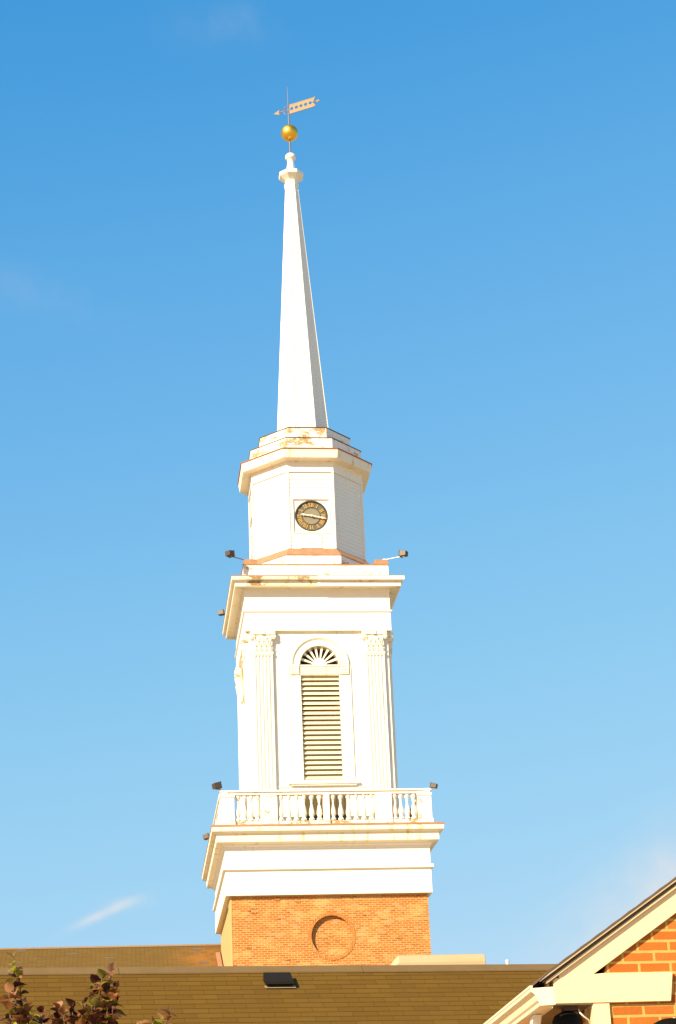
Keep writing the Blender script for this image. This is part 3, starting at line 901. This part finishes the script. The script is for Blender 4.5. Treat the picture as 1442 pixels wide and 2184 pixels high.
# ------------------------------------------------------------------ shingle-roofed house in the middle distance
HR = R(4.62)
HO = (-5.53, -48.937, 0)
HS = tag(empty('shingle_roofed_house', HO, HR), 'long house roof of brown shingles with a metal ridge cap in front of the church', 'house')
K2, Z2 = .64, 5.60
b = MB(); x0, x1 = -11, 8; run = .1068
for i in range(46):
    s0, s1 = run*i, run*(i+1)
    z0, z1 = Z2-K2*s0+.001, Z2-K2*s1+.005
    b.add([(x0, -s1, z1), (x1, -s1, z1), (x1, -s0, z0), (x0, -s0, z0)], [(0, 1, 2, 3)])
    b.add([(x0, -s1, z1-.005), (x1, -s1, z1-.005), (x1, -s1, z1), (x0, -s1, z1)], [(0, 1, 2, 3)])
b.add([(x0, 0, Z2), (x1, 0, Z2), (x1, 5, Z2-K2*5), (x0, 5, Z2-K2*5)], [(0, 1, 2, 3)])
b.add([(x0, -5, Z2-K2*5-.02), (x1, -5, Z2-K2*5-.02), (x1, 5, Z2-K2*5-.02), (x0, 5, Z2-K2*5-.02)], [(3, 2, 1, 0)])
rf = b.build('roof', ROOF_NEAR, HS)
b = MB(); x = x0+.15; i = 0
while x < x1:
    e = min(x+2.95, x1); dz = .002*(i % 2)
    b.prism_x([(-.15, Z2-K2*.15+.010), (-.15, Z2-K2*.15+.026+dz), (-.012, Z2+.022+dz), (.012, Z2+.022+dz), (.15, Z2-K2*.15+.026+dz), (.15, Z2-K2*.15+.010), (0, Z2+.003)], x+.003, e-.003)
    x = e; i += 1
b.build('ridge_cap', RIDGE_M, rf)
b = MB(); b.box(x0+.4, x1-.4, -4.6, 4.6, 0, Z2-K2*4.75)
b.add([(x0+.4, -4.6, Z2-K2*4.75), (x0+.4, 4.6, Z2-K2*4.75), (x0+.4, 0, Z2-.1)], [(0, 1, 2)]); b.add([(x1-.4, -4.6, Z2-K2*4.75), (x1-.4, 4.6, Z2-K2*4.75), (x1-.4, 0, Z2-.1)], [(0, 2, 1)])
b.build('wall', NEAR_BRICK, HS)
b = MB(); b.box(x0, x1, -5.02, -4.99, Z2-K2*5-.19, Z2-K2*5+.01); b.build('eave_board', CREAM_TRIM, HS)
# box vent on the front slope
vx0, vx1, vs0, vs1 = -.305, .022, .33, .55
b = MB()
zt = lambda s: Z2-K2*s
b.add([(vx0, -vs0, zt(vs0)), (vx1, -vs0, zt(vs0)), (vx1-.02, -vs1+.06, zt(vs1)-.0), (vx0+.03, -vs1+.06, zt(vs1)-.0),
       (vx0, -vs0+.0, zt(vs0)+.105), (vx1, -vs0+.0, zt(vs0)+.105), (vx1, -vs1, zt(vs1)+.105), (vx0, -vs1, zt(vs1)+.105)],
      [(4, 7, 6, 5), (0, 4, 5, 1), (1, 5, 6, 2), (0, 3, 7, 4), (3, 2, 6, 7)])
b.add([(vx0-.004, -vs1-.004, zt(vs1)+.075), (vx1+.004, -vs1-.004, zt(vs1)+.075), (vx1+.004, -vs1-.004, zt(vs1)+.107), (vx0-.004, -vs1-.004, zt(vs1)+.107)], [(0, 1, 2, 3)])
rv = b.build('roof_vent', [plain('charcoal_vent_metal', (.013, .010, .007), .7, 0, .2)], rf)
b = MB(); s0, s1 = vs0+.15, vs1-.012
b.add([(vx0-.005, -s1, zt(s1)+.022), (vx1+.03, -s1, zt(s1)+.022), (vx1+.03, -s0, zt(s0)+.022), (vx0-.02, -s0, zt(s0)+.022)], [(0, 1, 2, 3)])
b.build('vent_flange', [plain('lead_grey_flange', (.3, .24, .15), .6, .2)], HS)
# metal duct box and pipe on the rear slope
Minv = Matrix.Translation(HO) @ Matrix.Rotation(HR, 4, 'Z'); Minv.invert()
b = MB(); b.X = Minv @ Matrix.Translation((0, -46.0, 0))
sec = [(-.0, 4.0), (0, 6.12), (.02, 6.19), (.06, 6.225), (.12, 6.24), (.7, 6.24), (.74, 6.2), (.76, 6.12), (.76, 4.0)]
rings = []
for x, k_ in ((-3.90, 0), (-3.70, 1), (-2.50, 1)):
    rings.append([(x+(.03 if zz > 6.0 and k_ == 0 else 0), yy, zz if k_ or zz < 5 else 6.035-(6.24-zz)*.2) for yy, zz in sec])
vs = [p for r_ in rings for p in r_]; m_ = len(sec)
fs = [(j*m_+i, (j+1)*m_+i, (j+1)*m_+i+1, j*m_+i+1) for j in range(2) for i in range(m_-1)] + [tuple(range(m_)), tuple(range(2*m_, 3*m_))[::-1]]
b.add(vs, fs)
b.build('metal_duct_box', TIN, HS, bevel=.01)
b = MB(); b.X = Minv @ Matrix.Translation((-2.2, -46.0, 0)); b.lathe([(.022, 3.8), (.022, 6.095), (.027, 6.1), (.027, 6.125)], 12); b.build('vent_pipe', PVC, HS)

# ------------------------------------------------------------------ brick gable building at the right
GO = (-1.4, -60.0, 0)
GH = tag(empty('brick_gable_house', GO), 'near orange brick gable with cream rake boards and a gutter end at lower right', 'house')
GK = .656
zr = lambda x: 3.729+GK*(x+4.677)          # top of roof covering at the front edge
XR = -1.4; ZR = zr(XR)
def mir(x): return 2*XR-x
# roof slabs
b = MB()
for sgn in (0, 1):
    f = (lambda x: x) if sgn == 0 else mir
    nrow = 30
    xs = [-4.852+(XR+4.852)*i/nrow for i in range(nrow+1)]
    for i in range(nrow):
        a, c = xs[i], xs[i+1]
        za, zc = (zr(a)+.008 if i else 3.600), zr(c)+.002
        b.add([(f(a), -60.181, za), (f(c), -60.181, zc), (f(c), -55.6, zc), (f(a), -55.6, za)], [(0, 1, 2, 3)])
        b.add([(f(a), -60.181, min(za, zr(a))-.006), (f(c), -60.181, zr(c)-.006), (f(c), -60.181, zc), (f(a), -60.181, za)], [(0, 1, 2, 3)])
        b.add([(f(a), -60.181, za-.012), (f(a), -55.6, za-.012), (f(a), -55.6, za), (f(a), -60.181, za)], [(0, 1, 2, 3)])
    b.add([(f(-4.85), -60.185, 3.584), (f(XR), -60.185, ZR-.016), (f(XR), -55.6, ZR-.016), (f(-4.85), -55.6, 3.584)], [(3, 2, 1, 0)])
gr = b.build('roof', [plain('dark_brown_shingle', (.10, .06, .035), .9, 0, .3, 12)], GH, org=GO)
# rake mouldings: polygon strips along the slope
def strip(b, x0, x1, d0, d1, y0, y1, both=True, plumb0=True):
    """board along the rake between perpendicular-ish offsets d0..d1 (measured vertically) below the roof top"""
    for f in ((lambda x: x), mir) if both else ((lambda x: x),):
        p = [(f(x0), zr(x0)-d1), (f(x1), zr(x1)-d1), (f(x1), zr(x1)-d0), (f(x0), zr(x0)-d0)]
        b.prism_y(p, y0, y1)
b = MB(); strip(b, -4.80, XR, .006, .023, -60.176, -60.13); b.build('drip_edge', [plain('tan_drip_edge', (.5, .36, .2), .5, .1, .1)], GH, org=GO)
b = MB(); strip(b, -4.775, XR, .023, .047, -60.156, -60.13); b.build('brown_rake_trim', [plain('brown_trim_paint', (.2, .12, .055), .6, 0, .15)], GH, org=GO)
b = MB()
strip(b, -4.755, XR, .047, .063, -60.166, -60.1); strip(b, -4.75, XR, .063, .069, -60.153, -60.1)
b.build('rake_moulding', CREAM_TRIM, GH, org=GO)
b = MB(); strip(b, -4.66, XR, .068, .221, -60.14, -60.0)
b.build('rake_board', CREAM_TRIM, GH, org=GO, bevel=.003)
# boxed eave returns
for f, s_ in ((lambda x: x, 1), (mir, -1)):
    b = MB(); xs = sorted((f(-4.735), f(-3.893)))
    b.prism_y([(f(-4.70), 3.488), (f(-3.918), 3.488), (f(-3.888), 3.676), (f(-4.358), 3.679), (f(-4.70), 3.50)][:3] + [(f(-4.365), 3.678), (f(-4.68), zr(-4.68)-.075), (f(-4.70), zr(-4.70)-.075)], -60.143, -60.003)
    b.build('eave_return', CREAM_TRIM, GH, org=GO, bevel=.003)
    b = MB(); b.box(*sorted((f(-4.735), f(-4.45))), -60.14, -55.6, 3.478, 3.492); b.build('soffit', [paint('shaded_soffit_paint', (.1, .066, .024), dirt=.3)], GH, org=GO)  # eave shade is put into the soffit's dark brown colour
    b = MB(); b.box(*sorted((f(-4.735), f(-4.715))), -60.13, -55.6, 3.46, 3.585); b.build('fascia', CREAM_TRIM, GH, org=GO)
# walls
def gable_poly(x0):
    return [(x0, 0), (mir(x0), 0), (mir(x0), 3.47), (mir(x0)-.12, zr(x0+.12)-.2), (XR, ZR-.2), (x0+.12, zr(x0+.12)-.2), (x0, 3.47)]
b = MB(); b.prism_y(gable_poly(-4.43), -60.112, -55.9); b.build('wall', NEAR_BRICK, GH, org=GO)
for f in (lambda x: x, mir):
    b = MB(); b.box(*sorted((f(-4.443), f(-4.335))), -60.134, -60.10, 0, 3.485); b.box(*sorted((f(-4.45), f(-4.428))), -60.130, -59.9, 0, 3.484)
    b.build('corner_board', CREAM_TRIM, GH, org=GO)
# K-style gutters with closed ends
GS = [(-4.726, 3.582), (-4.879, 3.575), (-4.876, 3.553), (-4.849, 3.533), (-4.838, 3.496), (-4.826, 3.484), (-4.823, 3.463), (-4.718, 3.469)]
GS = [(x-.011, z-.0076) for x, z in GS]
for f in (lambda x: x, mir):
    b = MB(); pl_ = [(f(x), z) for x, z in GS]
    n = len(pl_); y0, y1 = -60.29, -55.6
    vs = [(x, y0+.004, z) for x, z in pl_]+[(x, y1, z) for x, z in pl_]
    b.add(vs, [(i, i+1, i+1+n, i+n) for i in range(1, n-1)])
    b.add([(f(-4.893), y0, 3.569), (f(-4.893), y0, 3.585), (f(-4.873), y0, 3.586), (f(-4.873), y0, 3.572), (f(-4.893), y1, 3.569), (f(-4.893), y1, 3.585), (f(-4.873), y1, 3.586), (f(-4.873), y1, 3.572)],
          [(0, 1, 2, 3), (0, 4, 5, 1), (1, 5, 6, 2), (3, 7, 4, 0)])
    gu = b.build('gutter', GUTTER_M, GH, org=GO)
    b = MB(); b.prism_y(pl_, y0-.004, y0+.012); b.build('gutter_end_cap', GUTTER_M, gu, org=GO)
b = MB()
b.prism_x([(-59.9, 3.455), (-59.82, 3.455), (-59.6, 3.30), (-59.6, 3.2), (-59.68, 3.2), (-59.7, 3.28)], -4.80, -4.74)
b.box(-4.80, -4.74, -59.66, -59.6, .1, 3.21)
b.build('downspout', PVC, GH, org=GO, bevel=.004)
# window in the wall under the gable
b = MB(); b.box(-3.885, -2.3, -60.15, -60.10, 1.2, 3.46)
wf = b.build('window', [paint('shutter_paint', (.30, .2, .05), dirt=.2)], GH, org=GO)
b = MB(); b.box(-3.72, -2.5, -60.158, -60.14, 1.35, 3.3); b.build('pane', LENS, wf)

# lamp under the eave corner
LM = tag(empty('eave_lamp', (-4.60, -60.02, 3.478)), 'black dome lamp with a loose white cable under the near gable eave', 'lamp')
b = MB(); b.lathe([(.02, .0), (.02, -.03), (.05, -.036), (.085, -.055), (.1, -.085), (.104, -.13), (.09, -.14)], 24); b.build('lamp_dome', BLACK, LM, smooth=True)
b = MB(); b.box(-.03, .06, -.06, .03, -.028, .0); b.tube([(.05, -.03, -.012), (.075, -.04, -.03), (.085, -.03, -.06)], .011, 8); b.build('bracket', [plain('brown_bracket', (.06, .03, .015), .6)], LM)
b = MB(); b.tube([(.068, -.06, -.02), (.075, -.065, -.045), (.1, -.06, -.07), (.135, -.03, -.085), (.15, .0, -.12)], .006, 8); b.build('cable', PVC, LM, smooth=True)
BL = tag(empty('barn_lamp', (-3.92, -60.112, 3.338)), 'dark curved lamp hood on the brick at the right edge of the photo', 'lamp')
b = MB()
hood = [(.12*math.cos(R(a))-.045, .055*math.sin(R(a))-.032) for a in range(0, 181, 12)]
b.prism_y(hood, -.16, 0); b.build('lamp_hood', BLACK, BL, bevel=.004)
b = MB(); b.tube([(.01, 0, .03), (.01, -.03, .034), (.005, -.06, .02)], .01, 8); b.lathe([(.03, 0), (.03, .012)], 12, (.01, -.01, .024)); b.build('lamp_bracket', PVC, BL)


# ------------------------------------------------------------------ tree with brown-green leaves
TR = tag(empty('dogwood_tree', (-7.85, -61.5, 0)), 'upright leafy shoots of a small tree with russet and green leaves at lower left', 'tree')
rt = random.Random(11)
tips = [(.28, .02, 3.54, .4), (.20, -.06, 3.57, .45), (.155, .02, 3.48, .4), (.12, .06, 3.42, .4), (.26, -.06, 3.42, .35), (.09, -.06, 3.39, .3), (.04, .06, 3.37, .3), (.16, -.09, 3.41, .35), (-.08, -.03, 3.37, .3), (-.15, .0, 3.39, .3), (-.22, -.06, 3.37, .3), (.21, .07, 3.36, .3),
        (-.31, .0, 3.70, .50), (-.28, .05, 3.60, .5), (-.33, -.05, 3.52, .4), (-.235, .0, 3.425, .3), (-.05, 0, 3.40, .33), (-.12, .05, 3.34, .3), (-.02, -.05, 3.36, .25),
        (.25, .0, 3.605, .5), (.17, .03, 3.54, .45), (.22, -.03, 3.50, .4), (.27, .04, 3.47, .3), (.14, 0, 3.44, .4), (.03, .03, 3.40, .3), (.19, .06, 3.40, .3), (.1, -.04, 3.36, .3), (.23, -.08, 3.36, .3), (.06, -.02, 3.345, .3),
        (.0, .0, 3.33, .3), (.13, .07, 3.33, .3), (-.2, .05, 3.33, .3), (-.27, -.04, 3.36, .3), (-.33, 0, 3.35, .3), (.60, .0, 3.39, .25), (.55, .05, 3.325, .25), (.5, -.05, 3.31, .2), (.42, 0, 3.30, .2), (-.06, .0, 3.27, .3)]
for i in range(150):
    a = rt.uniform(0, 6.283); q = math.sqrt(rt.random())*.95
    tips.append((q*math.cos(a), q*math.sin(a), 3.17-.75*q*q-rt.random()*.5, .35))
wood = MB(); crown = MB()
wood.tube([(0, 0, 0), (.02, .01, .5), (-.02, .0, 1.0), (.01, .01, 1.4)], [.075, .06, .052, .045], 10)
limbs = []
for i in range(9):
    a = i*.7+.3; q = .3+.25*rt.random()
    p = [(0, 0, 1.15+.03*i), (q*.4*math.cos(a), q*.4*math.sin(a), 1.6), (q*math.cos(a), q*math.sin(a), 2.15+.2*rt.random())]
    wood.tube(p, [.035, .026, .016], 8); limbs.append(Vector(p[2]))
def leaf(b, p, d, nrm, L, Wd, k):
    d = d.normalized(); s = d.cross(nrm).normalized(); nn = s.cross(d).normalized()
    curl = rt.uniform(.1, .9); fold = rt.uniform(.3, .95)
    vs = []; fs = []
    for i, (f, w_) in enumerate(((0, .12), (.2, .75), (.45, 1.0), (.7, .8), (.88, .42), (1, .03))):
        c = p+d*(L*f)-nn*(curl*L*f*f)
        ww = Wd/2*w_
        vs += [tuple(c-s*ww+nn*ww*fold), tuple(c), tuple(c+s*ww+nn*ww*fold)]
        if i:
            o = 3*(i-1); fs += [(o, o+1, o+4, o+3), (o+1, o+2, o+5, o+4)]
    b.add(vs, fs, k)
for x, y, z, ln in tips:
    z -= .065; tip = Vector((x, y, z)); lb = min(limbs, key=lambda q: (q-tip).length)
    st = Vector((x*.88+rt.uniform(-.04, .04), y*.9+rt.uniform(-.04, .04), z-ln))
    wood.tube([tuple(lb), tuple((lb+st)/2+Vector((0, 0, .02))), tuple(st), tuple(tip)], [.012, .009, .006, .003], 5)
    ax = (tip-st).normalized(); s_ = 0; ph = rt.uniform(0, 6)
    while s_ < ln:
        f = s_/ln
        for q in range(2):
            an = ph+q*math.pi+rt.uniform(-.3, .3)
            side = (Vector((math.cos(an), math.sin(an), 0)))
            d = side*rt.uniform(.4, 1.0)+ax*rt.uniform(.1, 1.0)
            if f > .9: d = side*.35+ax
            nrm = (ax-side*.35+Vector((rt.uniform(-.4, .4), rt.uniform(-.4, .4), 0)))
            L = rt.uniform(.045, .088)*(1-.15*f)
            k = rt.choices(range(5), (.2, .34, .2, .15, .11))[0]
            leaf(crown, st+ax*(s_), d, nrm, L, L*rt.uniform(.76, .98), k)
        ph += 1.45; s_ += rt.uniform(.025, .04)
wood.build('trunk', BARK, TR, smooth=True)
crown.build('crown', LEAVES, TR, smooth=True)
